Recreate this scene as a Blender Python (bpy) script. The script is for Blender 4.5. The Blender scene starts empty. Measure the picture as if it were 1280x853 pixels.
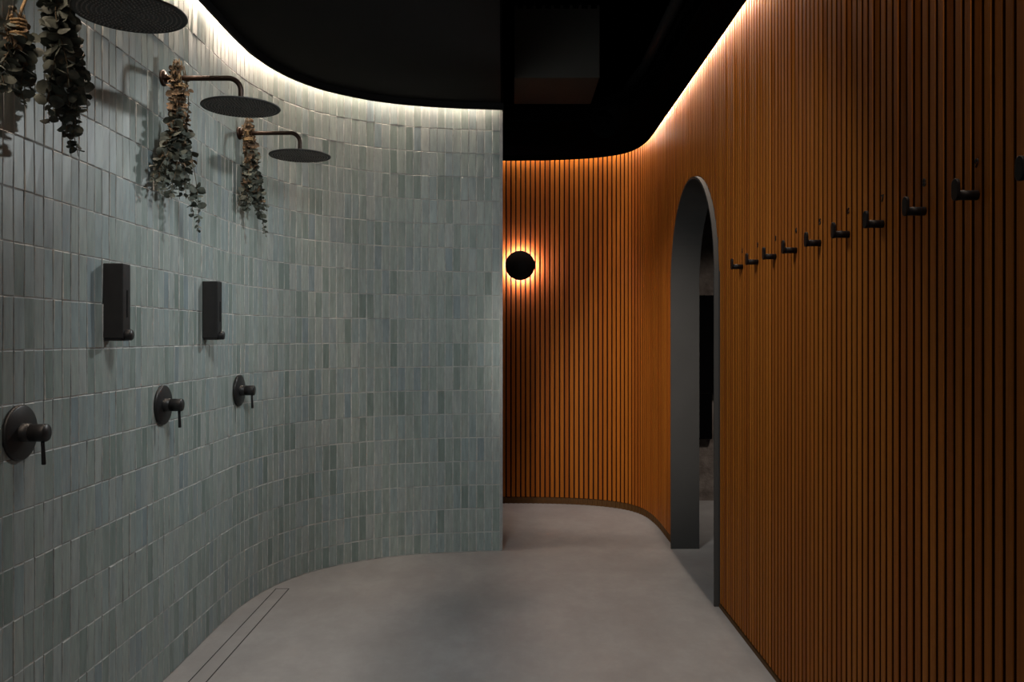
import bpy, bmesh, math, random
from mathutils import Vector, Matrix

sc = bpy.context.scene
COL = sc.collection
PI = math.pi

# ------------------------------------------------------------------ camera, world, lamps, exposure
CAM_H = 1.372
cam_d = bpy.data.cameras.new('camera')
cam = bpy.data.objects.new('camera', cam_d)
COL.objects.link(cam)
cam.location = (0, 0, CAM_H)
cam.rotation_euler = (PI / 2, 0, 0)
cam_d.sensor_fit = 'HORIZONTAL'
cam_d.sensor_width = 36
cam_d.lens = 36 * 1045 / 1280
cam_d.shift_y = -5 / 1280
cam_d.clip_start = 0.02
sc.camera = cam

world = bpy.data.worlds.new('world')
sc.world = world
world.use_nodes = True
bg = world.node_tree.nodes['Background']
bg.inputs['Color'].default_value = (0.86, 0.95, 1.0, 1)
bg.inputs['Strength'].default_value = 0.16

def area_lamp(name, loc, target, size, power, color):
    d = bpy.data.lights.new(name, 'AREA')
    d.shape = 'DISK'
    d.size = size
    d.energy = power
    d.color = color
    o = bpy.data.objects.new(name, d)
    COL.objects.link(o)
    o.location = loc
    o.rotation_euler = (Vector(target) - Vector(loc)).to_track_quat('-Z', 'Y').to_euler()
    return o

KEY = area_lamp('added_key_light', (-0.35, 2.55, 2.62), (0.1, 5.0, 0.1), 0.45, 15.5, (0.93, 0.99, 1.0))  # unseen area light added above the frame to light curve and floor
KEY.data.spread = math.radians(140)
area_lamp('added_room_fill', (2.3, 5.4, 2.85), (1.75, 6.8, 0.0), 0.3, 5, (1.0, 0.88, 0.78)).data.spread = math.radians(75)  # unseen fill added to lift the dim plaster wall behind the arch
# added spot in an added black can, casting plant shadows on the tiles
SPOT_POS, SPOT_AIM = Vector((0.62, 5.15, 2.72)), Vector((-1.39, 3.15, 1.25))
sd = bpy.data.lights.new('added_spot', 'SPOT')
sd.energy = 110
sd.color = (0.95, 1.0, 1.0)
sd.spot_size = math.radians(80)
sd.spot_blend = 0.9
sd.shadow_soft_size = 0.075
so = bpy.data.objects.new('added_spot', sd)
COL.objects.link(so)
so.location = SPOT_POS
so.rotation_euler = (SPOT_AIM - SPOT_POS).to_track_quat('-Z', 'Y').to_euler()

# added unseen spot above the frame, brightening the slatted corner beyond the arch
sd = bpy.data.lights.new('added_spot', 'SPOT')
sd.energy = 370
sd.color = (1.0, 0.90, 0.80)
sd.spot_size = math.radians(33)
sd.spot_blend = 1.0
sd.shadow_soft_size = 0.08
so = bpy.data.objects.new('added_spot', sd)
COL.objects.link(so)
so.location = (-0.55, 2.45, 2.65)
so.rotation_euler = (Vector((1.02, 6.2, 0.85)) - so.location).to_track_quat('-Z', 'Y').to_euler()

LED_TILE = 215.0
LED_WOOD = 190.0
LED_COL = (1.0, 0.83, 0.68)

vs = sc.view_settings
vs.view_transform = 'Standard'
vs.look = 'None'
vs.gamma = 1
vs.exposure = 0.0
vs.use_curve_mapping = False

# ------------------------------------------------------------------ materials
def new_mat(name):
    m = bpy.data.materials.new(name)
    m.use_nodes = True
    nt = m.node_tree
    b = nt.nodes['Principled BSDF']
    return m, nt, b

def N(nt, kind, **kw):
    n = nt.nodes.new(kind)
    for k, v in kw.items():
        setattr(n, k, v)
    return n

def ramp(nt, stops):
    r = N(nt, 'ShaderNodeValToRGB')
    cr = r.color_ramp
    while len(cr.elements) < len(stops):
        cr.elements.new(0.5)
    for e, (p, c) in zip(cr.elements, stops):
        e.position = p
        e.color = (*c, 1)
    return r

def noise(nt, scale, detail=4, rough=0.55, mapping=None, vec=None):
    n = N(nt, 'ShaderNodeTexNoise')
    n.inputs['Scale'].default_value = scale
    n.inputs['Detail'].default_value = detail
    n.inputs['Roughness'].default_value = rough
    if mapping is not None:
        tc = N(nt, 'ShaderNodeTexCoord')
        mp = N(nt, 'ShaderNodeMapping')
        mp.inputs['Scale'].default_value = mapping
        nt.links.new(tc.outputs['Object'], mp.inputs['Vector'])
        nt.links.new(mp.outputs['Vector'], n.inputs['Vector'])
    return n

def bump(nt, b, height, strength, dist):
    bp = N(nt, 'ShaderNodeBump')
    bp.inputs['Strength'].default_value = strength
    bp.inputs['Distance'].default_value = dist
    nt.links.new(height, bp.inputs['Height'])
    nt.links.new(bp.outputs['Normal'], b.inputs['Normal'])

def simple(name, col, rough, metal=0.0, var=0.12, nscale=30, bump_s=0.0, spec=0.3):
    m, nt, b = new_mat(name)
    n = noise(nt, nscale, mapping=(1, 1, 1))
    lo = tuple(c * (1 - var) for c in col)
    hi = tuple(min(1, c * (1 + var)) for c in col)
    r = ramp(nt, [(0.3, lo), (0.7, hi)])
    nt.links.new(n.outputs['Fac'], r.inputs['Fac'])
    nt.links.new(r.outputs['Color'], b.inputs['Base Color'])
    b.inputs['Roughness'].default_value = rough
    b.inputs['Metallic'].default_value = metal
    if bump_s:
        bump(nt, b, n.outputs['Fac'], bump_s, 0.004)
    b.inputs['Specular IOR Level'].default_value = spec
    return m

def emitter(name, col, strength):
    m, nt, b = new_mat(name)
    b.inputs['Base Color'].default_value = (0.8, 0.8, 0.8, 1)
    b.inputs['Emission Color'].default_value = (*col, 1)
    b.inputs['Emission Strength'].default_value = strength
    return m

# glazed hand-made tile: every tile (mesh island) has its own glaze tone
def tile_material():
    m, nt, b = new_mat('glazed_tile')
    g = N(nt, 'ShaderNodeNewGeometry')
    r = ramp(nt, [(0.0, (0.182, 0.232, 0.215)), (0.12, (0.232, 0.282, 0.264)), (0.35, (0.272, 0.322, 0.303)),
                  (0.55, (0.305, 0.345, 0.325)), (0.75, (0.255, 0.315, 0.318)), (0.88, (0.33, 0.362, 0.348)), (1.0, (0.212, 0.270, 0.290))])
    nt.links.new(g.outputs['Random Per Island'], r.inputs['Fac'])
    n = noise(nt, 1.0, 5, 0.6, mapping=(60, 60, 9))
    n2 = noise(nt, 1.0, 3, 0.5, mapping=(14, 14, 8))
    sh = ramp(nt, [(0.30, (0.80, 0.81, 0.81)), (0.72, (1.16, 1.16, 1.15))])
    nt.links.new(n.outputs['Fac'], sh.inputs['Fac'])
    mx = N(nt, 'ShaderNodeMix', data_type='RGBA', blend_type='MULTIPLY')
    mx.inputs[0].default_value = 1.0
    nt.links.new(r.outputs['Color'], mx.inputs[6])
    nt.links.new(sh.outputs['Color'], mx.inputs[7])
    nt.links.new(mx.outputs[2], b.inputs['Base Color'])
    b.inputs['Roughness'].default_value = 0.42
    b.inputs['Specular IOR Level'].default_value = 0.35
    bump(nt, b, n2.outputs['Fac'], 0.35, 0.006)
    return m

def wood_material():
    m, nt, b = new_mat('stained_wood')
    g = N(nt, 'ShaderNodeNewGeometry')
    r = ramp(nt, [(0.0, (0.268, 0.071, 0.010)), (0.3, (0.315, 0.090, 0.0115)), (0.6, (0.338, 0.103, 0.0125)), (1.0, (0.375, 0.117, 0.015))])
    nt.links.new(g.outputs['Random Per Island'], r.inputs['Fac'])
    n = noise(nt, 1.0, 6, 0.6, mapping=(150, 150, 3))
    sh = ramp(nt, [(0.3, (0.78, 0.76, 0.72)), (0.7, (1.15, 1.15, 1.15))])
    nt.links.new(n.outputs['Fac'], sh.inputs['Fac'])
    mx = N(nt, 'ShaderNodeMix', data_type='RGBA', blend_type='MULTIPLY')
    mx.inputs[0].default_value = 1.0
    nt.links.new(r.outputs['Color'], mx.inputs[6])
    nt.links.new(sh.outputs['Color'], mx.inputs[7])
    nt.links.new(mx.outputs[2], b.inputs['Base Color'])
    b.inputs['Roughness'].default_value = 0.5
    b.inputs['Specular IOR Level'].default_value = 0.075
    bump(nt, b, n.outputs['Fac'], 0.15, 0.002)
    return m

def floor_material():
    m, nt, b = new_mat('microcement')
    n = noise(nt, 1.0, 10, 0.68, mapping=(2.6, 1.9, 1))
    n2 = noise(nt, 1.0, 6, 0.7, mapping=(16, 9, 1))
    a = N(nt, 'ShaderNodeMath', operation='MULTIPLY_ADD')
    a.inputs[1].default_value = 0.35
    nt.links.new(n2.outputs['Fac'], a.inputs[0])
    nt.links.new(n.outputs['Fac'], a.inputs[2])
    r = ramp(nt, [(0.45, (0.232, 0.224, 0.221)), (0.67, (0.270, 0.263, 0.260)), (0.88, (0.318, 0.312, 0.309))])
    nt.links.new(a.outputs[0], r.inputs['Fac'])
    nt.links.new(r.outputs['Color'], b.inputs['Base Color'])
    b.inputs['Roughness'].default_value = 0.5
    b.inputs['Specular IOR Level'].default_value = 0.3
    bump(nt, b, n2.outputs['Fac'], 0.06, 0.003)
    return m

def plaster_material():
    m, nt, b = new_mat('rough_plaster')
    n = noise(nt, 1.0, 6, 0.65, mapping=(5, 5, 5))
    v = N(nt, 'ShaderNodeTexVoronoi')
    v.inputs['Scale'].default_value = 7
    r = ramp(nt, [(0.35, (0.09, 0.072, 0.06)), (0.55, (0.2, 0.17, 0.15)), (0.75, (0.3, 0.27, 0.24))])
    nt.links.new(n.outputs['Fac'], r.inputs['Fac'])
    nt.links.new(r.outputs['Color'], b.inputs['Base Color'])
    b.inputs['Roughness'].default_value = 0.9
    bump(nt, b, n.outputs['Fac'], 0.8, 0.03)
    return m

M_TILE = tile_material()
M_GROUT = simple('grout', (0.40, 0.41, 0.40), 0.9, var=0.1, nscale=60)
M_EDGE = simple('pale_glaze_edge', (0.40, 0.415, 0.40), 0.5, var=0.25, nscale=25)
M_WOOD = wood_material()
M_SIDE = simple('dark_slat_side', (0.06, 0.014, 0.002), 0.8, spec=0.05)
M_FELT = simple('dark_backing', (0.020, 0.006, 0.002), 0.95)
M_BASE = simple('base_board', (0.085, 0.037, 0.008), 0.7)
M_FLOOR = floor_material()
M_CEIL = simple('black_ceiling_paint', (0.007, 0.007, 0.0072), 0.9, var=0.08, nscale=4, spec=0.1)
M_VOID = simple('black_plenum_paint', (0.002, 0.002, 0.002), 0.95, spec=0.0)
M_DUCT = simple('dark_duct_metal', (0.036, 0.035, 0.031), 0.8, var=0.06, nscale=3, spec=0.1)
M_BLACK = simple('matte_black_metal', (0.017, 0.017, 0.018), 0.38, 0.0, var=0.15)
M_BLACK2 = simple('black_nozzle_plate', (0.042, 0.041, 0.040), 0.5, var=0.15)
M_HOOK = simple('black_hook_metal', (0.006, 0.004, 0.004), 0.5, var=0.15, spec=0.12)
M_NOZ = simple('nozzle_rubber', (0.30, 0.29, 0.28), 0.45)
M_BRONZE = simple('dark_bronze', (0.026, 0.014, 0.009), 0.4, 0.5, var=0.2)
M_TRIM = simple('grey_edge_trim', (0.30, 0.305, 0.30), 0.5)
M_LINER = simple('grey_plaster_reveal', (0.048, 0.046, 0.044), 0.75, var=0.06, nscale=5)
M_PLASTER = plaster_material()
M_DARKROOM = simple('dark_room_paint', (0.05, 0.048, 0.046), 0.9)
M_GLASSBLK = simple('black_gloss_panel', (0.003, 0.003, 0.0035), 0.12)
M_LED_T = emitter('warm_led', (1.0, 0.79, 0.62), LED_TILE)
M_LED_W = emitter('warm_led_wood', LED_COL, LED_WOOD)
M_RING = emitter('warm_led_ring', (1.0, 0.76, 1.30), 210.0)
M_LEAF = simple('eucalyptus_leaf', (0.095, 0.105, 0.085), 0.7, var=0.6, nscale=22)
M_DRY = simple('dried_leaf', (0.15, 0.10, 0.06), 0.8, var=0.75, nscale=26)
M_STEM = simple('eucalyptus_stem', (0.10, 0.075, 0.045), 0.8, var=0.3)
M_TWINE = simple('jute_twine', (0.33, 0.22, 0.11), 0.9, var=0.3, nscale=120)
M_DRAINGAP = simple('drain_gap', (0.008, 0.007, 0.007), 0.8)
M_NUM = simple('black_numeral', (0.012, 0.005, 0.004), 0.6)

# ------------------------------------------------------------------ mesh helpers
class MB:
    def __init__(self):
        self.v = []
        self.f = []
        self.mi = []
        self.sm = []

    def add(self, verts, faces, mi=0, smooth=False):
        o = len(self.v)
        self.v += [tuple(p) for p in verts]
        for f in faces:
            self.f.append([i + o for i in f])
            self.mi.append(mi)
            self.sm.append(smooth)

    def box(self, c, s, M=None, mi=0):
        hx, hy, hz = s[0] / 2, s[1] / 2, s[2] / 2
        vs_ = [Vector((x * hx, y * hy, z * hz)) for x in (-1, 1) for y in (-1, 1) for z in (-1, 1)]
        if M is not None:
            vs_ = [M @ p for p in vs_]
        vs_ = [p + Vector(c) for p in vs_]
        self.add(vs_, [(0, 1, 3, 2), (4, 6, 7, 5), (0, 4, 5, 1), (2, 3, 7, 6), (0, 2, 6, 4), (1, 5, 7, 3)], mi)

    def lathe(self, prof, M, seg=40, mi=0, smooth=True):
        # prof: list of (radius, height) along the local z axis; closed at zero-radius ends
        rings = []
        vs_ = []
        for r, h in prof:
            if r < 1e-6:
                rings.append([len(vs_)])
                vs_.append(M @ Vector((0, 0, h)))
            else:
                rings.append(list(range(len(vs_), len(vs_) + seg)))
                for k in range(seg):
                    a = 2 * PI * k / seg
                    vs_.append(M @ Vector((r * math.cos(a), r * math.sin(a), h)))
        fs = []
        for A, B in zip(rings, rings[1:]):
            for k in range(seg):
                k2 = (k + 1) % seg
                if len(A) == 1 and len(B) == 1:
                    continue
                if len(A) == 1:
                    fs.append((A[0], B[k2], B[k]))
                elif len(B) == 1:
                    fs.append((A[k], A[k2], B[0]))
                else:
                    fs.append((A[k], A[k2], B[k2], B[k]))
        self.add(vs_, fs, mi, smooth)

    def tube(self, pts, r, seg=8, mi=0, caps=True):
        pts = [Vector(p) for p in pts]
        n = len(pts)
        rr = r if isinstance(r, (list, tuple)) else [r] * n
        up = None
        vs_ = []
        for i in range(n):
            t = (pts[min(i + 1, n - 1)] - pts[max(i - 1, 0)]).normalized()
            if up is None:
                up = t.orthogonal().normalized()
            else:
                up = (up - t * up.dot(t))
                up = up.normalized() if up.length > 1e-6 else t.orthogonal().normalized()
            sd = t.cross(up)
            for k in range(seg):
                a = 2 * PI * k / seg
                vs_.append(pts[i] + (up * math.cos(a) + sd * math.sin(a)) * rr[i])
        fs = []
        for i in range(n - 1):
            for k in range(seg):
                k2 = (k + 1) % seg
                fs.append((i * seg + k, i * seg + k2, (i + 1) * seg + k2, (i + 1) * seg + k))
        if caps:
            fs.append(tuple(reversed(range(seg))))
            fs.append(tuple(range((n - 1) * seg, n * seg)))
        self.add(vs_, fs, mi, True)

    def prism(self, outline, M, depth, mi=0):
        # outline in local xy, extruded along local z from 0 to depth
        n = len(outline)
        vs_ = [M @ Vector((x, y, 0)) for x, y in outline] + [M @ Vector((x, y, depth)) for x, y in outline]
        fs = [tuple(reversed(range(n))), tuple(range(n, 2 * n))]
        fs += [(i, (i + 1) % n, n + (i + 1) % n, n + i) for i in range(n)]
        self.add(vs_, fs, mi)

    def build(self, name, mats, parent=None, bevel=0.0, fix=True):
        me = bpy.data.meshes.new(name)
        me.from_pydata(self.v, [], self.f)
        for m in (mats if isinstance(mats, (list, tuple)) else [mats]):
            me.materials.append(m)
        for p, i, s in zip(me.polygons, self.mi, self.sm):
            p.material_index = i
            p.use_smooth = s
        if fix:
            bm = bmesh.new()
            bm.from_mesh(me)
            bmesh.ops.recalc_face_normals(bm, faces=bm.faces)
            bm.to_mesh(me)
            bm.free()
        me.update()
        o = bpy.data.objects.new(name, me)
        COL.objects.link(o)
        if parent is not None:
            o.parent = parent
        if bevel:
            md = o.modifiers.new('bevel', 'BEVEL')
            md.width = bevel
            md.segments = 2
            md.limit_method = 'ANGLE'
        return o

def thing(name, label, cat, loc=(0, 0, 0), rotz=0.0, group=None):
    o = bpy.data.objects.new(name, None)
    COL.objects.link(o)
    o.location = loc
    o.rotation_euler = (0, 0, rotz)
    o.empty_display_size = 0.05
    return tag(o, label, cat, group)

def tag(o, label, cat, group=None):
    o['label'] = label
    o['category'] = cat
    if group:
        o['group'] = group
    return o

def struct(o):
    o['kind'] = 'structure'
    return o

def copy_tree(o, parent=None):
    c = o.copy()
    COL.objects.link(c)
    if parent is not None:
        c.parent = parent
    for ch in list(o.children):
        copy_tree(ch, c)
    return c

# ------------------------------------------------------------------ plan curves
def catmull(P, n=24):
    P = [Vector((x, y)) for x, y in P]
    out = []
    for i in range(len(P) - 1):
        p0 = P[i - 1] if i else P[0] * 2 - P[1]
        p1, p2 = P[i], P[i + 1]
        p3 = P[i + 2] if i + 2 < len(P) else P[-1] * 2 - P[-2]
        for k in range(n):
            t = k / n
            out.append(0.5 * ((2 * p1) + (p2 - p0) * t + (2 * p0 - 5 * p1 + 4 * p2 - p3) * t * t + (3 * p1 - p0 - 3 * p2 + p3) * t ** 3))
    out.append(P[-1])
    return out

class Path:
    def __init__(self, pts, side):
        # side=+1: the room lies to the right of the walking direction; -1: to the left
        self.p = pts
        self.s = [0.0]
        for a, b in zip(pts, pts[1:]):
            self.s.append(self.s[-1] + (b - a).length)
        self.len = self.s[-1]
        self.side = side

    def pos(self, s):
        s = max(0.0, min(self.len - 1e-6, s))
        lo, hi = 0, len(self.s) - 1
        while hi - lo > 1:
            m = (lo + hi) // 2
            if self.s[m] <= s:
                lo = m
            else:
                hi = m
        t = (s - self.s[lo]) / max(1e-9, self.s[hi] - self.s[lo])
        return self.p[lo].lerp(self.p[hi], t)

    def at(self, s, off=0.0):
        # point pushed OFF metres into the room, and tangent, and inward normal
        d = 0.03
        t = (self.pos(s + d) - self.pos(s - d)).normalized()
        n = Vector((t.y, -t.x)) * self.side
        return self.pos(s) + n * off, t, n

def smooth_pts(P, it=2):
    for _ in range(it):
        P = [P[0]] + [(P[i - 1] + P[i] * 2 + P[i + 1]) / 4 for i in range(1, len(P) - 1)] + [P[-1]]
    return P

TP = catmull([(-1.39, -0.6), (-1.39, 1.0), (-1.39, 2.5), (-1.39, 3.6), (-1.388, 4.1), (-1.362, 4.38), (-1.302, 4.62), (-1.20, 4.835),
              (-1.085, 4.98), (-0.965, 5.085), (-0.83, 5.175), (-0.66, 5.25), (-0.38, 5.32), (-0.06, 5.36)])
tile_path = Path(smooth_pts(TP, 30), +1)
WX = 1.05
WP = catmull([(WX, 0.0), (WX, 1.5), (WX, 3.0), (WX, 4.5), (WX, 5.7), (WX, 5.95), (1.04, 6.18), (1.008, 6.40), (0.945, 6.56), (0.85, 6.675),
              (0.73, 6.755), (0.60, 6.81), (0.42, 6.855), (0.2, 6.88), (0.0, 6.885), (-0.5, 6.885), (-1.6, 6.885)])
wood_path = Path(smooth_pts(WP, 20), -1)

def ribbon(path, s0, s1, off0, off1, z0, z1, step=0.04, mb=None, mi=0):
    """a band that follows a wall: a closed ring of four edges swept along the path"""
    mb = mb or MB()
    n = max(2, int((s1 - s0) / step) + 1)
    vs_ = []
    for i in range(n):
        s = s0 + (s1 - s0) * i / (n - 1)
        a, t, nn = path.at(s, off0)
        b, t, nn = path.at(s, off1)
        vs_ += [(a.x, a.y, z0), (b.x, b.y, z0), (b.x, b.y, z1), (a.x, a.y, z1)]
    fs = []
    for i in range(n - 1):
        for k in range(4):
            k2 = (k + 1) % 4
            fs.append((i * 4 + k, i * 4 + k2, (i + 1) * 4 + k2, (i + 1) * 4 + k))
    fs.append((0, 1, 2, 3))
    fs.append(((n - 1) * 4 + 3, (n - 1) * 4 + 2, (n - 1) * 4 + 1, (n - 1) * 4))
    mb.add(vs_, fs, mi)
    return mb

LIP_Z = 2.815
SOFFIT_Z = 2.856
SLOT_Z = 2.905
WALL_TOP = 2.93
LIP_IN = 0.045

# ------------------------------------------------------------------ floor
mb = MB()
mb.box((0.6, 3.4, -0.05), (6.0, 9.0, 0.1))
fl = struct(mb.build('floor', M_FLOOR))

# ------------------------------------------------------------------ tiled wall
rnd = random.Random(7)
ROW = 0.1512
ROW0 = 0.1253
TW = 0.0503
JOINT = 0.0022
mb = MB()
ribbon(tile_path, 0.0, tile_path.len, -0.13, -0.0024, 0.0, WALL_TOP, mb=mb, mi=1)
S_END = tile_path.len - 0.017
ncol = int(S_END / TW)
rows = [(0.002, ROW0)] + [(ROW0 + ROW * k, ROW0 + ROW * (k + 1)) for k in range(18)]
rows.append((rows[-1][1], WALL_TOP - 0.02))
for (za, zb) in rows:
    sh = rnd.uniform(-0.0015, 0.0015)
    for c in range(ncol):
        s1 = S_END - c * TW
        a = s1 - TW + JOINT / 2 + rnd.uniform(-0.0008, 0.0008) + (sh if 0 < c < ncol - 1 else 0)
        b = s1 - JOINT / 2 + rnd.uniform(-0.0008, 0.0008) + (sh if 0 < c < ncol - 1 else 0)
        z0 = za + JOINT / 2 + rnd.uniform(-0.0007, 0.0007)
        z1 = zb - JOINT / 2 + rnd.uniform(-0.0007, 0.0007)
        base = rnd.gauss(0.0, 0.0007)
        tx = rnd.gauss(0, 0.0008)
        tz = rnd.gauss(0, 0.0009)
        bv = 0.0026
        vs_ = []
        for (ss, zz, dx, dz) in ((a, z0, -1, -1), (b, z0, 1, -1), (b, z1, 1, 1), (a, z1, -1, 1)):
            p, t, n = tile_path.at(ss, -0.006)
            vs_.append((p.x, p.y, zz))
        for (ss, zz, dx, dz) in ((a, z0, -1, -1), (b, z0, 1, -1), (b, z1, 1, 1), (a, z1, -1, 1)):
            h = max(-0.0008, base + tx * dx + tz * dz)
            p, t, n = tile_path.at(ss, h - 0.0012)
            vs_.append((p.x, p.y, zz))
        for (ss, zz, dx, dz) in ((a + bv, z0 + bv, -1, -1), (b - bv, z0 + bv, 1, -1), (b - bv, z1 - bv, 1, 1), (a + bv, z1 - bv, -1, 1)):
            h = max(-0.0008, base + tx * dx + tz * dz)
            p, t, n = tile_path.at(ss, h)
            vs_.append((p.x, p.y, zz))
        fs = [(8, 9, 10, 11)]
        for k in range(4):
            k2 = (k + 1) % 4
            fs.append((k, k2, 4 + k2, 4 + k))
            fs.append((4 + k, 4 + k2, 8 + k2, 8 + k))
        mb.add(vs_, fs, 0)
        for q in range(1, 9):                       # paler glaze on the rounded edges
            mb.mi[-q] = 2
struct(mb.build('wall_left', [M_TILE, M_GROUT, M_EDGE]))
# plain edge strip that closes the tiled wall
mb = ribbon(tile_path, tile_path.len - 0.016, tile_path.len, -0.135, 0.002, 0.0, WALL_TOP, step=0.004)
struct(mb.build('trim_1', M_TRIM))

# ------------------------------------------------------------------ slatted wall
PITCH = 0.04
S_HOOK = 1.8865
ARCH_C, ARCH_R, ARCH_SP = 4.835, 0.585, 1.705

def arch_top(y):
    d = abs(y - ARCH_C)
    R = ARCH_R + 0.004
    if d >= R:
        return None
    return ARCH_SP + math.sqrt(R * R - d * d)

# s on the straight stretch equals world y up to a tiny smoothing error
k0 = -int(S_HOOK / PITCH)
slats = []
mb = MB()
SLW, SLD = 0.0280, 0.020
k = k0
while True:
    s = S_HOOK + k * PITCH
    k += 1
    if s > wood_path.len - 0.03:
        break
    if s < 0.03:
        continue
    p, t, n = wood_path.at(s)
    zb = 0.030 if p.y < ARCH_C and p.x > 1.0 else 0.056
    jt = rnd.uniform(-0.0006, 0.0006)
    ring = []
    bvl = 0.0018
    for (u, d) in ((-SLW / 2, -SLD), (SLW / 2, -SLD), (SLW / 2, -bvl), (SLW / 2 - bvl, 0), (-SLW / 2 + bvl, 0), (-SLW / 2, -bvl)):
        q = p + t * u + n * (d + jt)
        ring.append(q)
    bottoms = []
    over = False
    for q in ring:
        zt = arch_top(q.y) if (p.x > 1.0 and 4.0 < q.y < 5.7) else None
        if zt is not None:
            over = True
        bottoms.append(zt)
    if over:
        bottoms = [b if b is not None else ARCH_SP for b in bottoms]
    else:
        bottoms = [zb] * 6
    vs_ = [(q.x, q.y, b) for q, b in zip(ring, bottoms)] + [(q.x, q.y, 2.90) for q in ring]
    fs = [tuple(range(6)), tuple(range(6, 12))] + [(i, (i + 1) % 6, 6 + (i + 1) % 6, 6 + i) for i in range(6)]
    mb.add(vs_, fs, 0)
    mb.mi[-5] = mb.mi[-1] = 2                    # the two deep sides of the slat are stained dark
# dark backing behind the slats, cut by the arch
def backing(mb, s0, s1, z0, z1, mi):
    ribbon(wood_path, s0, s1, -0.045, -SLD - 0.0005, z0, z1, mb=mb, mi=mi)
Y0, Y1 = ARCH_C - ARCH_R - 0.004, ARCH_C + ARCH_R + 0.004
backing(mb, 0.0, Y0, 0.0, WALL_TOP, 1)
backing(mb, Y1, wood_path.len, 0.0, WALL_TOP, 1)
nA = 40
vs_ = []
for i in range(nA + 1):
    y = Y0 + (Y1 - Y0) * i / nA
    zt = arch_top(min(max(y, Y0 + 1e-4), Y1 - 1e-4))
    for x in (WX + SLD + 0.0005, WX + 0.045):
        vs_ += [(x, y, zt), (x, y, WALL_TOP)]
fs = []
for i in range(nA):
    a, b = i * 4, (i + 1) * 4
    fs += [(a, a + 1, b + 1, b), (a + 2, b + 2, b + 3, a + 3), (a, b, b + 2, a + 2), (a + 1, a + 3, b + 3, b + 1)]
mb.add(vs_, fs, 1)
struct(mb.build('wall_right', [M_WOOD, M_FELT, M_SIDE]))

# base boards under the slats
mb = ribbon(wood_path, 0.0, Y0, -0.02, -0.001, 0.0, 0.018)
struct(mb.build('baseboard_right', M_BASE))
mb = ribbon(wood_path, Y1, wood_path.len, -0.02, -0.011, 0.0, 0.05)
s = Y1 + 0.02
while s < wood_path.len - 0.03:           # the feet of the battens show as small blocks on the board
    p, t, n = wood_path.at(s, -0.008)
    a = math.atan2(t.y, t.x)
    mb.box((p.x, p.y, 0.026), (0.016, 0.008, 0.052), Matrix.Rotation(a, 3, 'Z'))
    s += PITCH
struct(mb.build('baseboard_back', M_BASE))

# ------------------------------------------------------------------ arched opening
DEEP0, DEEP1 = 1.028, 1.212
mb = MB()
sec = [(ARCH_C - ARCH_R, 0.0)]
nz = 6
for i in range(1, nz):
    sec.append((ARCH_C - ARCH_R, ARCH_SP * i / nz))
for i in range(0, 49):
    a = PI - PI * i / 48
    sec.append((ARCH_C + ARCH_R * math.cos(a), ARCH_SP + ARCH_R * math.sin(a)))
for i in range(nz - 1, -1, -1):
    sec.append((ARCH_C + ARCH_R, ARCH_SP * i / nz))
TH = 0.012
vs_ = []
for i, (y, z) in enumerate(sec):
    if z <= ARCH_SP:
        ny, nz_ = (1, 0) if y < ARCH_C else (-1, 0)
    else:
        d = Vector((ARCH_C - y, ARCH_SP - z)).normalized()
        ny, nz_ = d.x, d.y
    yi, zi = y + ny * TH, z + nz_ * TH
    vs_ += [(DEEP0, y, z), (DEEP0, yi, zi), (DEEP1, yi, zi), (DEEP1, y, z)]
fs = []
for i in range(len(sec) - 1):
    for k in range(4):
        k2 = (k + 1) % 4
        fs.append((i * 4 + k, i * 4 + k2, (i + 1) * 4 + k2, (i + 1) * 4 + k))
fs += [(0, 1, 2, 3), tuple(len(vs_) - 4 + q for q in (3, 2, 1, 0))]
mb.add(vs_, fs, 0)
struct(mb.build('door_1', M_LINER))

# room behind the arch: partition, rear wall of rough plaster, side wall, ceiling
mb = MB()
vs_ = []
for i, (y, z) in enumerate([(ARCH_C - ARCH_R, 0.0)] + sec[1:-1] + [(ARCH_C + ARCH_R, 0.0)]):
    pass
def slab_yz(mb, y0, y1, z0, z1, x0, x1):
    mb.box(((x0 + x1) / 2, (y0 + y1) / 2, (z0 + z1) / 2), (x1 - x0, y1 - y0, z1 - z0))
slab_yz(mb, 3.2, ARCH_C - ARCH_R, 0, 3.0, 1.11, 1.205)
slab_yz(mb, ARCH_C + ARCH_R, 7.0, 0, 3.0, 1.11, 1.205)
vs_ = []
for i in range(nA + 1):
    y = ARCH_C - ARCH_R + 2 * ARCH_R * i / nA
    zt = ARCH_SP + math.sqrt(max(0, ARCH_R ** 2 - (y - ARCH_C) ** 2))
    for x in (1.11, 1.205):
        vs_ += [(x, y, zt), (x, y, 3.0)]
fs = []
for i in range(nA):
    a, b = i * 4, (i + 1) * 4
    fs += [(a, a + 1, b + 1, b), (a + 2, b + 2, b + 3, a + 3), (a, b, b + 2, a + 2), (a + 1, a + 3, b + 3, b + 1)]
mb.add(vs_, fs, 0)
struct(mb.build('wall_partition', M_LINER))
mb = MB()
mb.box((2.35, 7.06, 1.5), (2.5, 0.1, 3.0))
struct(mb.build('wall_rear', M_PLASTER))
mb = MB()
mb.box((3.55, 5.1, 1.5), (0.1, 3.9, 3.0))
mb.box((2.35, 3.2, 1.5), (2.3, 0.1, 3.0))
struct(mb.build('wall_side', M_DARKROOM))
mb = MB()
mb.box((2.35, 5.13, 3.02), (2.5, 4.0, 0.06))
struct(mb.build('ceiling', M_VOID))
mb = MB()
mb.prism([(1.25, 0.93), (1.667, 0.93), (1.667, 0.52), (1.25, 0.52)][::-1], Matrix(((1, 0, 0, 0), (0, 0, -1, 7.009), (0, 1, 0, 0), (0, 0, 0, 1))), 0.05)
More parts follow.
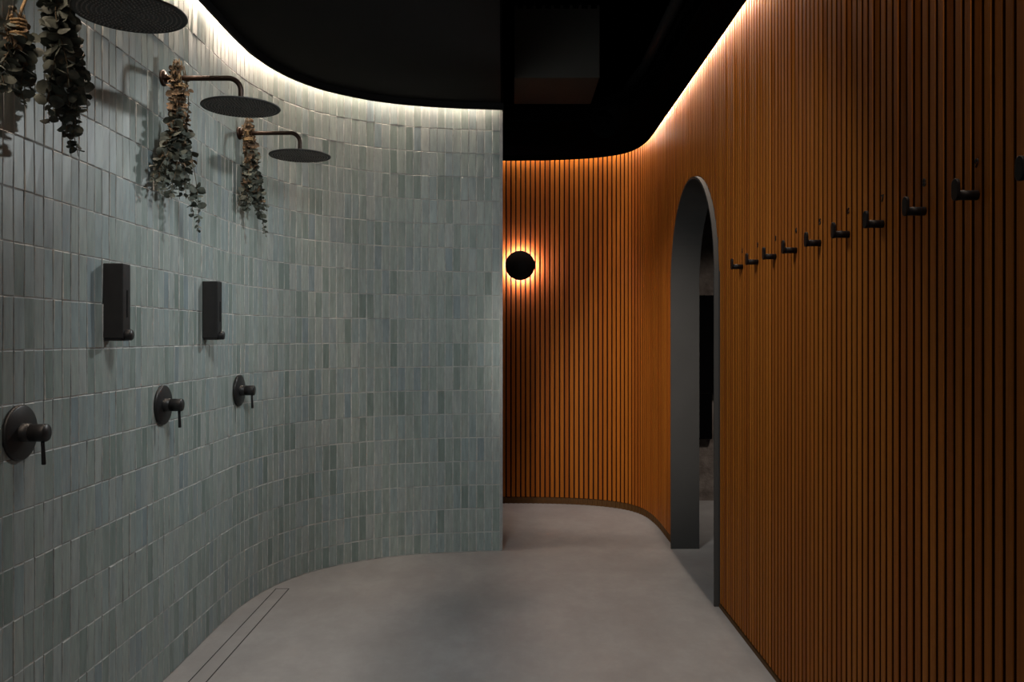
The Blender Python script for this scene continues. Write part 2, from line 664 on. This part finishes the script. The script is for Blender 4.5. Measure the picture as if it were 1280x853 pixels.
mb.prism([(1.25, 1.72), (1.80, 1.72), (1.80, 0.90), (1.25, 0.90)][::-1], Matrix(((1, 0, 0, 0), (0, 0, -1, 7.009), (0, 1, 0, 0), (0, 0, 0, 1))), 0.055)
tag(mb.build('wall_panel', M_GLASSBLK, bevel=0.004), 'black panel hung on the rough plaster wall seen through the arch', 'panel')

# ------------------------------------------------------------------ ceiling: left soffit with lip and slot
def soffit(path, s0, s1, inner, name):
    pass
SL = tile_path.len
mb = MB()
n = 150
outer = [tile_path.at(SL * i / (n - 1), LIP_IN) [0] for i in range(n)]
deep = [tile_path.at(SL * i / (n - 1), 0.001)[0] for i in range(n)]
def edge_x(y):
    return -0.0112 * y
# soffit underside: from the lip to the straight free edge
def strip(mb, A, B, z0, z1, mi=0):
    m = len(A)
    vs_ = []
    for a, b in zip(A, B):
        vs_ += [(a.x, a.y, z0), (b.x, b.y, z0), (b.x, b.y, z1), (a.x, a.y, z1)]
    fs = []
    for i in range(m - 1):
        for k in range(4):
            k2 = (k + 1) % 4
            fs.append((i * 4 + k, i * 4 + k2, (i + 1) * 4 + k2, (i + 1) * 4 + k))
    fs += [(0, 1, 2, 3), (m * 4 - 1, m * 4 - 2, m * 4 - 3, m * 4 - 4)]
    mb.add(vs_, fs, mi)
free = []
for i, q in enumerate(outer):
    y = min(q.y, 5.30)
    free.append(Vector((max(edge_x(y), q.x), y)) if q.x < -0.06 else q.copy())
strip(mb, outer, free, SOFFIT_Z, SLOT_Z)
strip(mb, deep, free, SLOT_Z + 0.0005, SLOT_Z + 0.04)
struct(mb.build('ceiling', M_CEIL))
mb = ribbon(tile_path, 0, SL, LIP_IN, LIP_IN + 0.012, LIP_Z, SLOT_Z)
mb.box((-0.058, 5.338, 2.862), (0.006, 0.05, 0.094))
struct(mb.build('trim_2', M_CEIL))
# fascia along the free edge up to the open plenum
mb = MB()
A = [Vector((edge_x(y), y)) for y in (-0.6, 1.0, 2.5, 4.0, 5.3)]
B = [Vector((edge_x(y) - 0.012, y)) for y in (-0.6, 1.0, 2.5, 4.0, 5.3)]
strip(mb, B, A, SOFFIT_Z - 0.0005, 3.9)
struct(mb.build('trim_3', M_VOID))

# right soffit band following the slatted wall
mb = MB()
n = 160
WL = wood_path.len
outer = [wood_path.at(WL * i / (n - 1), LIP_IN)[0] for i in range(n)]
deep = [wood_path.at(WL * i / (n - 1), -SLD)[0] for i in range(n)]
IP = Path(catmull([(0.84, 0.0), (0.84, 1.5), (0.84, 3.0), (0.84, 4.6), (0.84, 5.05), (0.80, 5.3), (0.70, 5.5), (0.52, 5.66), (0.3, 5.72), (0.05, 5.70),
                   (-0.2, 5.70), (-0.8, 5.70), (-1.6, 5.70)]), -1)
inner = [IP.pos(IP.len * i / (n - 1)) for i in range(n)]
strip(mb, outer, inner, SOFFIT_Z, SLOT_Z)
strip(mb, deep, inner, SLOT_Z + 0.0005, SLOT_Z + 0.04)
struct(mb.build('ceiling', M_VOID))
mb = ribbon(wood_path, 0, WL, LIP_IN, LIP_IN + 0.012, LIP_Z, SLOT_Z)
struct(mb.build('trim_4', M_VOID))
mb = MB()
strip(mb, inner, [IP.at(IP.len * i / (n - 1), -0.012)[0] for i in range(n)], SOFFIT_Z - 0.012, 2.99)
struct(mb.build('trim_5', M_VOID))
# plenum roof and sides
mb = MB()
mb.box((-0.2, 3.2, 3.95), (3.2, 7.8, 0.06))
struct(mb.build('ceiling', M_VOID))
mb = MB()
mb.box((1.3, 3.2, 3.45), (0.05, 7.8, 0.95))
struct(mb.build('wall_plenum_right', M_VOID))
mb = MB()
mb.box((-0.2, 7.1, 3.45), (3.2, 0.05, 0.95))
mb.box((-0.2, 7.0, 1.5), (3.2, 0.06, 3.0))
struct(mb.build('wall_back', M_VOID))
mb = MB()
mb.box((-1.63, 6.2, 1.5), (0.06, 1.6, 3.0))
struct(mb.build('wall_passage_end', M_DARKROOM))
mb = MB()
mb.box((-1.75, 2.6, 3.45), (0.05, 9.0, 0.95))
struct(mb.build('wall_plenum_left', M_VOID))

# services in the open plenum
t = thing('air_conditioning_unit', 'dark grey ceiling air unit hanging in the black open ceiling above the passage', 'air conditioner', (0.27, 5.29, 2.925))
mb = MB(); mb.box((0, 0, 0.22), (0.512, 0.57, 0.44)); mb.build('casing', M_DUCT, t, bevel=0.006)
for i in range(9):
    mb = MB(); mb.box((-0.22 + i * 0.055, -0.292, 0.425), (0.034, 0.014, 0.022))
    mb.build('vent_slot', M_VOID, t)
for sx in (-0.23, 0.23):
    for sy in (-0.22, 0.22):
        mb = MB(); mb.tube([(sx, sy, 0.435), (sx, sy, 1.0)], 0.006, 6)
        mb.build('hanger_rod', M_VOID, t)
mb = MB()
mb.tube([(-0.6, 6.5, 3.12), (0.2, 6.5, 3.12), (0.62, 6.35, 3.12), (0.80, 6.0, 3.12), (0.86, 5.4, 3.12), (0.86, 0.6, 3.12)], 0.035, 12)
tag(mb.build('service_pipe', simple('dark_pipe', (0.008, 0.007, 0.007), 0.7)), 'black service pipe running along the edge of the open ceiling', 'pipe')

# added open can around the spot, black against the black ceiling
t = thing('added_spotlight', 'small black can under the black ceiling edge, added to house the spot that casts plant shadows', 'added_spotlight', SPOT_POS)
q = (SPOT_AIM - SPOT_POS).to_track_quat('Z', 'Y').to_matrix().to_4x4()
mb = MB(); mb.lathe([(0, -0.085), (0.088, -0.085), (0.092, -0.08), (0.092, 0.11), (0.088, 0.11), (0.088, -0.08), (0, -0.08)], q, 32)
mb.build('can', M_VOID, t)
mb = MB(); mb.tube([(0, 0, 0.09), (0, 0, SOFFIT_Z - SPOT_POS.z + 0.002)], 0.008, 10); mb.build('stem', M_VOID, t)

# ------------------------------------------------------------------ LED strips in the slots
def led(path, s0, s1, off, name, mat, label):
    mb = MB()
    n = int((s1 - s0) / 0.05)
    vs_ = []
    for i in range(n):
        s = s0 + (s1 - s0) * i / (n - 1)
        a, _, _ = path.at(s, off)
        b, _, _ = path.at(s, off + 0.012)
        vs_ += [(a.x, a.y, SLOT_Z - 0.006), (b.x, b.y, SLOT_Z - 0.006), (b.x, b.y, SLOT_Z - 0.001), (a.x, a.y, SLOT_Z - 0.001)]
    fs, ms = [], []
    for i in range(n - 1):
        for k in range(4):
            k2 = (k + 1) % 4
            fs.append((i * 4 + k, i * 4 + k2, (i + 1) * 4 + k2, (i + 1) * 4 + k))
            ms.append(0 if k == 0 else 1)
    for f, m in zip(fs, ms):
        mb.f.append(f); mb.mi.append(m); mb.sm.append(False)
    mb.v = vs_
    o = mb.build(name, [mat, M_BLACK])
    return tag(o, label, 'light strip')
led(tile_path, 0.05, SL - 0.05, 0.014, 'light_strip', M_LED_T, 'warm light strip hidden in the ceiling slot above the green tiled wall')
led(wood_path, 0.05, WL - 0.02, 0.010, 'light_strip', M_LED_W, 'warm light strip hidden in the ceiling slot above the orange slatted wall')

# ------------------------------------------------------------------ round wall lamp
t = thing('wall_lamp', 'round black disc wall lamp with a warm halo on the slatted wall', 'lamp', (0.066, 6.885, 1.957))
Rm = Matrix.Rotation(PI / 2, 4, 'X')       # local z -> -y (towards the room)
mb = MB(); mb.lathe([(0, 0.047), (0.116, 0.047), (0.121, 0.051), (0.121, 0.062), (0.118, 0.065), (0, 0.065)], Rm, 64)
mb.build('disc', M_HOOK, t)
mb = MB(); mb.lathe([(0, 0.0), (0.05, 0.0), (0.05, 0.0465), (0, 0.0465)], Rm, 40)
mb.build('mount', M_BLACK, t)
mb = MB(); mb.lathe([(0.085, 0.0405), (0.106, 0.0405), (0.106, 0.0465), (0.085, 0.0465), (0.085, 0.0405)], Rm, 64)
mb.build('light_ring', M_RING, t)

# ------------------------------------------------------------------ showers
XW = -1.389
def shower_at(y, label):
    p, tt, n = wall_at(y)
    return p, n
def wall_at(y):
    lo, hi = 0, tile_path.len
    for _ in range(40):
        m = (lo + hi) / 2
        if tile_path.pos(m).y < y:
            lo = m
        else:
            hi = m
    return tile_path.at(lo)

def make_shower(label):
    # local frame: wall plane at x=0, the arm runs along +x; z=0 at the arm
    t = thing('shower', label, 'shower', (0, 0, 0), 0, 'rain showers on the tiled wall')
    RX = Matrix.Rotation(PI / 2, 4, 'Y')      # local z -> +x
    mb = MB(); mb.lathe([(0, 0), (0.031, 0), (0.032, 0.003), (0.031, 0.009), (0.027, 0.012), (0.016, 0.013), (0.016, 0.02), (0.0, 0.02)], RX, 32)
    mb.build('flange', M_BRONZE, t)
    mb = MB()
    pts = [(0.012, 0, 0), (0.10, 0, 0), (0.20, 0, 0), (0.262, 0, 0)]
    for i in range(1, 9):
        a = PI / 2 * i / 8
        pts.append((0.262 + 0.05 * math.sin(a), 0, -0.05 + 0.05 * math.cos(a)))
    pts += [(0.312, 0, -0.075), (0.312, 0, -0.096)]
    mb.tube(pts, 0.0105, 16)
    mb.build('arm', M_BRONZE, t)
    T = Matrix.Translation((0.312, 0, 0))
    mb = MB(); mb.lathe([(0, -0.088), (0.014, -0.088), (0.0145, -0.098), (0.0145, -0.108), (0, -0.108)], T, 24)
    mb.build('collar', M_BLACK, t)
    mb = MB(); mb.lathe([(0, -0.106), (0.024, -0.106), (0.03, -0.109), (0.147, -0.1115), (0.152, -0.1135), (0.153, -0.116), (0.151, -0.1185), (0.146, -0.119),
                         (0.144, -0.1175), (0, -0.1175)], T, 72)
    hd = mb.build('shower_head', M_BLACK2, t)
    mb = MB()
    for ring in range(1, 12):
        r = ring * 0.0123
        m = int(2 * PI * r / 0.0125)
        for k in range(m):
            a = 2 * PI * (k + 0.5 * (ring % 2)) / m
            x, y = 0.312 + r * math.cos(a), r * math.sin(a)
            vs_ = []
            for (rr, z) in ((0.0032, -0.1172), (0.0024, -0.1205)):
                for q in range(6):
                    b = 2 * PI * q / 6
                    vs_.append((x + rr * math.cos(b), y + rr * math.sin(b), z))
            fs = [(q, (q + 1) % 6, 6 + (q + 1) % 6, 6 + q) for q in range(6)] + [tuple(range(6, 12))]
            mb.add(vs_, fs)
    nz_o = mb.build('nozzles', M_NOZ, hd)
    nz_o['kind'] = 'stuff'
    return t

SHOWER_Y = [2.36, 3.325, 4.225]
SHOWER_Z = 2.402
labels = ['nearest rain shower, only the disc head showing at the top edge of the frame',
          'middle rain shower with its bronze arm and wide disc head',
          'farthest rain shower, smallest disc head nearest the curve of the tiled wall']
proto = make_shower(labels[0])
for i, y in enumerate(SHOWER_Y):
    o = proto if i == 0 else copy_tree(proto)
    p, tt, n = wall_at(y)
    o.location = (p.x, p.y, SHOWER_Z)
    o.rotation_euler = (0, 0, 0.0 if i < 2 else -0.03)
    o['label'] = labels[i]

# ------------------------------------------------------------------ valves
def make_valve(label):
    t = thing('shower_valve', label, 'shower valve', (0, 0, 0), 0, 'shower valves on the tiled wall')
    RX = Matrix.Rotation(PI / 2, 4, 'Y')
    mb = MB(); mb.lathe([(0, 0), (0.079, 0), (0.0795, 0.006), (0.078, 0.010), (0.074, 0.0125), (0, 0.0135)], RX, 64)
    mb.build('plate', M_BLACK, t)
    mb = MB(); mb.lathe([(0.027, 0.012), (0.0265, 0.032), (0.0235, 0.034), (0.0235, 0.036), (0.025, 0.0365), (0.0252, 0.078), (0.0235, 0.081), (0, 0.0815)], RX, 40)
    mb.build('knob', M_BLACK, t)
    mb = MB(); mb.tube([(0.068, 0, -0.018), (0.069, 0, -0.04), (0.071, 0, -0.088), (0.071, 0, -0.090)], [0.0052, 0.0052, 0.0062, 0.005], 14)
    mb.build('lever', M_BLACK, t)
    return t
VALVE_Z = 1.102
vl = ['nearest black shower valve, low on the wall at the left edge of the frame',
      'middle black shower valve below the middle shower',
      'farthest black shower valve, smallest of the row, below the farthest shower']
proto = make_valve(vl[0])
for i, y in enumerate([2.355, 3.32, 4.22]):
    o = proto if i == 0 else copy_tree(proto)
    p, tt, n = wall_at(y)
    o.location = (p.x, p.y, VALVE_Z)
    o['label'] = vl[i]

# ------------------------------------------------------------------ soap dispensers
def make_dispenser(label):
    # local: wall at x=0, near face at y=0, z=0 at the underside
    t = thing('soap_dispenser', label, 'soap dispenser', (0, 0, 0), 0, 'soap dispensers on the tiled wall')
    W, D, H = 0.058, 0.068, 0.268
    mb = MB(); mb.box((D / 2, W / 2, H / 2 + 0.006), (D, W, H - 0.012))
    mb.build('body', M_BLACK, t, bevel=0.003)
    mb = MB(); mb.box((D + 0.0005, W * 0.55, 0.131), (0.002, 0.006, 0.092))
    mb.build('level_window', M_GLASSBLK, t)
    mb = MB(); mb.box((D / 2 - 0.001, W / 2, 0.008), (D - 0.010, W - 0.008, 0.0085))
    mb.build('bottom_cap', M_BLACK, t)
    RX = Matrix.Translation((D - 0.002, W / 2, 0.024)) @ Matrix.Rotation(PI / 2, 4, 'Y')
    mb = MB(); mb.lathe([(0, 0), (0.0185, 0), (0.0190, 0.002), (0.0190, 0.017), (0.0175, 0.020), (0, 0.0205)], RX, 32)
    mb.build('push_button', M_BLACK, t)
    return t
dl = ['nearer tall black soap dispenser between the nearest and middle shower valves', 'farther tall black soap dispenser between the middle and farthest shower valves']
proto = make_dispenser(dl[0])
for i, y in enumerate([2.838, 3.752]):
    o = proto if i == 0 else copy_tree(proto)
    p, tt, n = wall_at(y)
    o.location = (p.x + 0.001, y, 1.355)
    o['label'] = dl[i]

# ------------------------------------------------------------------ eucalyptus bunches
def leaf(mb, c, u, w, r, mi, cup, rg):
    # a round, slightly cupped and folded leaf: U points to the tip, W is across
    nrm = u.cross(w).normalized()
    vs_ = [c + u * r * 0.9 - nrm * cup * r * 0.25]
    k = 9
    for i in range(k):
        a = 2 * PI * i / k
        rad = r * (1.0 + 0.06 * math.sin(3 * a + rg.random()))
        x = math.cos(a) * rad * 1.05
        y = math.sin(a) * rad * 0.9
        fold = abs(y) / r
        vs_.append(c + u * (r * 0.95 + x) + w * y + nrm * (fold * cup * r + rg.uniform(-0.04, 0.04) * r))
    fs = [(0, 1 + i, 1 + (i + 1) % k) for i in range(k)]
    mb.add(vs_, fs, mi, True)

def make_bunch(seed, strands, label, loc, dry_to, top_len):
    """strands: (end offset x, end offset y, length, leaf radius, how early it fans out, leaf start)"""
    rg = random.Random(seed)
    t = thing('eucalyptus_bunch', label, 'dried plant', loc, 0, 'eucalyptus bunches hanging from the showers')
    st, gl, dl_ = MB(), MB(), MB()
    for (ex, ey, L, lr, fan, start) in strands:
        a0 = rg.uniform(0, 2 * PI)
        r0 = 0.016 * math.sqrt(rg.random())
        x0, y0 = 0.012 + r0 * math.cos(a0), r0 * math.sin(a0) * 1.3
        kx, ky = rg.uniform(-0.012, 0.012), rg.uniform(-0.02, 0.02)
        pts = []
        nseg = 22
        tl = top_len * rg.uniform(0.3, 1.0)
        for i in range(nseg + 1):
            f = i / nseg
            z = tl - f * (tl + L)
            g = max(0.0, (f - 0.12) / 0.88) ** fan
            wob = math.sin(f * 7 + a0) * 0.008
            px = max(x0 + (ex - x0) * g + kx * math.sin(f * PI) + wob, 0.012 - loc[0] + tile_x(loc[1] + y0 + (ey - y0) * g))
            pts.append(Vector((px, y0 + (ey - y0) * g + ky * math.sin(f * PI) + wob * 0.7, z)))
        st.tube(pts, [0.0024 - 0.0014 * i / nseg for i in range(nseg + 1)], 5)
        total = tl + L
        d = rg.uniform(0, 0.01)
        ang = rg.uniform(0, PI)
        while d < total - 0.004:
            f = d / total
            i = min(nseg - 1, int(f * nseg))
            c = pts[i].lerp(pts[i + 1], f * nseg - i)
            depth = tl - d
            tgt = dl_ if -depth < dry_to + rg.uniform(-0.17, 0.13) else gl
            if f > start or rg.random() < 0.35:
                size = lr * (0.62 + 0.55 * math.sin(min(1, f * 1.15) * PI * 0.8)) * rg.uniform(0.75, 1.2)
                if f > 0.86:
                    size *= 1 - (f - 0.86) * 3.2
                if tgt is dl_:
                    size *= rg.uniform(0.5, 0.9)
                    if rg.random() < 0.3:
                        d += lr * 0.8
                        continue
                ang += PI / 2 + rg.uniform(-0.3, 0.3)
                for side in (0, PI):
                    a = ang + side
                    out = Vector((math.cos(a), math.sin(a), rg.uniform(-0.9, 0.25))).normalized()
                    if (c + out * size * 1.6).x < 0.012 - loc[0] + tile_x(loc[1] + c.y + out.y * size * 1.6):
                        out.x = abs(out.x)
                    acr = out.cross(Vector((rg.uniform(-1, 1), rg.uniform(-1, 1), rg.uniform(-0.6, 1.0)))).normalized()
                    acr = (acr - out * acr.dot(out)).normalized()
                    if c.x + loc[0] < tile_x(loc[1] + c.y) + 0.03 and rg.random() < 0.6:
                        continue
                    leaf(tgt, c, out, acr, size, 0, rg.uniform(0.1, 0.5) if tgt is gl else rg.uniform(0.4, 0.95), rg)
            d += lr * rg.uniform(1.0, 1.7)
    st.build('stems', M_STEM, t, fix=False)
    gl.build('leaves', M_LEAF, t, fix=False)
    dl_.build('dried_leaves', M_DRY, t, fix=False)
    tw = MB()
    pts = []
    for i in range(90):
        a = i / 89 * 2 * PI * 5
        pts.append((0.012 + 0.024 * math.cos(a), 0.026 * math.sin(a), -0.026 - 0.012 * i / 89 + 0.003 * math.sin(a * 2.3)))
    tw.tube(pts, 0.0024, 6)
    pts = []
    for i in range(60):                                   # loops over the shower arm
        a = i / 59 * 2 * PI * 3
        pts.append((0.012 + 0.014 * (i / 59 - 0.5), 0.0135 * math.sin(a), -0.0 + 0.0135 * math.cos(a)))
    tw.tube(pts, 0.0022, 6)
    tw.build('twine', M_TWINE, t)
    return t

def tile_x(y):
    y = min(max(y, -0.5), 5.0)
    return wall_at(y)[0].x

rg = random.Random(3)
# offsets are relative to the tie point on the arm
S1 = []
for i in range(15):
    S1.append((rg.uniform(0.0, 0.06), rg.uniform(-0.03, 0.13), rg.uniform(0.30, 0.45), 0.0185, 0.9, 0.05))
S1 += [(0.045, 0.08, 0.50, 0.019, 0.9, 0.05), (0.03, 0.06, 0.49, 0.018, 0.9, 0.05)]
S0 = []
for i in range(8):
    S0.append((rg.uniform(-0.01, 0.04), rg.uniform(-0.11, 0.03), rg.uniform(0.12, 0.22), 0.0145, 0.9, 0.12))
b0 = make_bunch(10, S0, 'small eucalyptus bunch tied with pale twine at the left edge of the frame', (-1.315, 2.205, 2.198), 0.03, 0.05)
mb = MB()
pts = [(0.012, 0.0, 0.0), (0.010, 0.02, 0.05), (0.014, 0.07, 0.14), (0.012, 0.14, 0.216)]
mb.tube([(x, y + 0.003 * math.sin(i * 9), z) for i, (x, y, z) in enumerate(pts)], 0.004, 8)
for i in range(26):
    a = i * 0.9
    mb.tube([(0.012 + 0.02 * math.cos(a), 0.02 * math.sin(a), -0.02 + 0.035 * i / 26), (0.012 + 0.022 * math.cos(a + 0.9), 0.022 * math.sin(a + 0.9), -0.018 + 0.035 * i / 26)], 0.003, 6)
mb.build('hanging_twine', M_TWINE, b0)
make_bunch(11, S1, 'large dark eucalyptus bunch cut by the top left corner of the frame', (-1.315, 2.375, SHOWER_Z), -0.1, 0.05)
S2 = []
for i in range(8):
    S2.append((rg.uniform(-0.02, 0.03), rg.uniform(-0.20, -0.07), rg.uniform(0.40, 0.50), 0.0165, 1.35, 0.02))
for i in range(8):
    S2.append((rg.uniform(-0.02, 0.045), rg.uniform(-0.05, 0.06), rg.uniform(0.32, 0.49), 0.0155, 1.2, 0.02))
S2 += [(0.05, 0.10, 0.60, 0.0155, 0.9, 0.72), (0.04, 0.10, 0.55, 0.014, 0.9, 0.8)]
make_bunch(12, S2, 'eucalyptus bunch with brown top hanging from the arm of the middle shower', (-1.335, 3.325, SHOWER_Z), 0.24, 0.085)
S3 = []
for i in range(9):
    S3.append((rg.uniform(-0.01, 0.03), rg.uniform(-0.08, 0.06), rg.uniform(0.34, 0.42), 0.0155, 1.2, 0.02))
for i in range(8):
    S3.append((rg.uniform(0.03, 0.07), rg.uniform(0.04, 0.17), rg.uniform(0.32, 0.43), 0.0155, 1.25, 0.02))
S3 += [(0.075, 0.13, 0.51, 0.012, 1.0, 0.7)]
make_bunch(13, S3, 'smaller eucalyptus bunch hanging from the farthest shower', (-1.345, 4.225, SHOWER_Z), 0.22, 0.09)

# ------------------------------------------------------------------ coat hooks and their numerals
def stadium(w, h, n=10):
    r = w / 2
    pts = []
    for i in range(n + 1):
        a = PI * i / n
        pts.append((r * math.cos(a), h - r + r * math.sin(a)))
    for i in range(n + 1):
        a = PI + PI * i / n
        pts.append((r * math.cos(a), r + r * math.sin(a)))
    return pts
def make_hook():
    t = thing('coat_hook', 'x', 'coat hook', (0, 0, 0), 0, 'coat hooks along the slatted wall')
    # local frame: wall face at x=0, hook projects along -x; z=0 at the peg axis
    RXn = Matrix.Rotation(-PI / 2, 4, 'Y')
    mb = MB(); mb.lathe([(0, 0), (0.0112, 0), (0.0112, 0.048), (0, 0.048)], RXn, 24)
    mb.build('peg', M_HOOK, t)
    Mx = Matrix(((0, 0, -1, -0.044), (1, 0, 0, 0), (0, 1, 0, -0.0125), (0, 0, 0, 1)))
    mb = MB(); mb.prism(stadium(0.027, 0.05), Mx, 0.008)
    mb.build('tab', M_HOOK, t, bevel=0.0015)
    return t
nth = ['first coat hook beside the arch, farthest and smallest', 'second coat hook counting from the arch', 'third coat hook counting from the arch',
       'fourth coat hook counting from the arch', 'fifth coat hook, middle of the nine whole ones', 'sixth coat hook counting from the arch',
       'seventh coat hook counting from the arch', 'eighth coat hook counting from the arch', 'ninth coat hook, nearest of those wholly in the frame',
       'nearest coat hook, cut off by the right edge of the frame']
proto = make_hook()
HOOK_Z = 1.692
for i in range(10):
    o = proto if i == 0 else copy_tree(proto)
    y = S_HOOK + 0.24 * (8 - i)
    o.location = (WX - 0.0005, y, HOOK_Z)
    o['label'] = 'black ' + nth[i]
for i in range(9):
    fc = bpy.data.curves.new('numeral', 'FONT')
    fc.body = str(i + 1)
    fc.size = 0.027
    fc.align_x = 'CENTER'
    fc.align_y = 'CENTER'
    fc.extrude = 0.0012
    fc.offset = 0.0008
    tmp = bpy.data.objects.new('numeral_curve', fc)
    COL.objects.link(tmp)
    dg = bpy.context.evaluated_depsgraph_get()
    me = bpy.data.meshes.new_from_object(tmp.evaluated_get(dg))
    bpy.data.objects.remove(tmp)
    me.name = 'wall_numeral'
    me.materials.clear()
    me.materials.append(M_NUM)
    o = bpy.data.objects.new('wall_numeral', me)
    COL.objects.link(o)
    o.matrix_world = Matrix(((0, 0, -1, WX - 0.0016), (-1, 0, 0, S_HOOK + 0.24 * (8 - i)), (0, 1, 0, 1.764), (0, 0, 0, 1)))
    names = ['one', 'two', 'three', 'four', 'five', 'six', 'seven', 'eight', 'nine']
    tag(o, 'small black numeral %d above the %s' % (i + 1, nth[i].split(',')[0]), 'number', 'numerals above the coat hooks')

# ------------------------------------------------------------------ linear floor drain
t = thing('floor_drain', 'long narrow floor drain with a cement inlay beside the tiled wall', 'drain', (-1.25, 3.3, 0))
L, W = 2.5, 0.062
mb = MB()
mb.box((-W / 2 - 0.004, 0.0, -0.004), (0.0045, L, 0.010))
mb.box((W / 2 + 0.004, 0.0, -0.004), (0.0045, L, 0.010))
mb.box((0, L / 2 + 0.002, -0.004), (W + 0.0125, 0.006, 0.010))
mb.box((0, -L / 2 - 0.002, -0.004), (W + 0.0125, 0.006, 0.010))
mb.build('frame', M_DRAINGAP, t)
mb = MB(); mb.box((0, 0, -0.004), (W + 0.003, L, 0.0095))
mb.build('inlay', M_FLOOR, t)
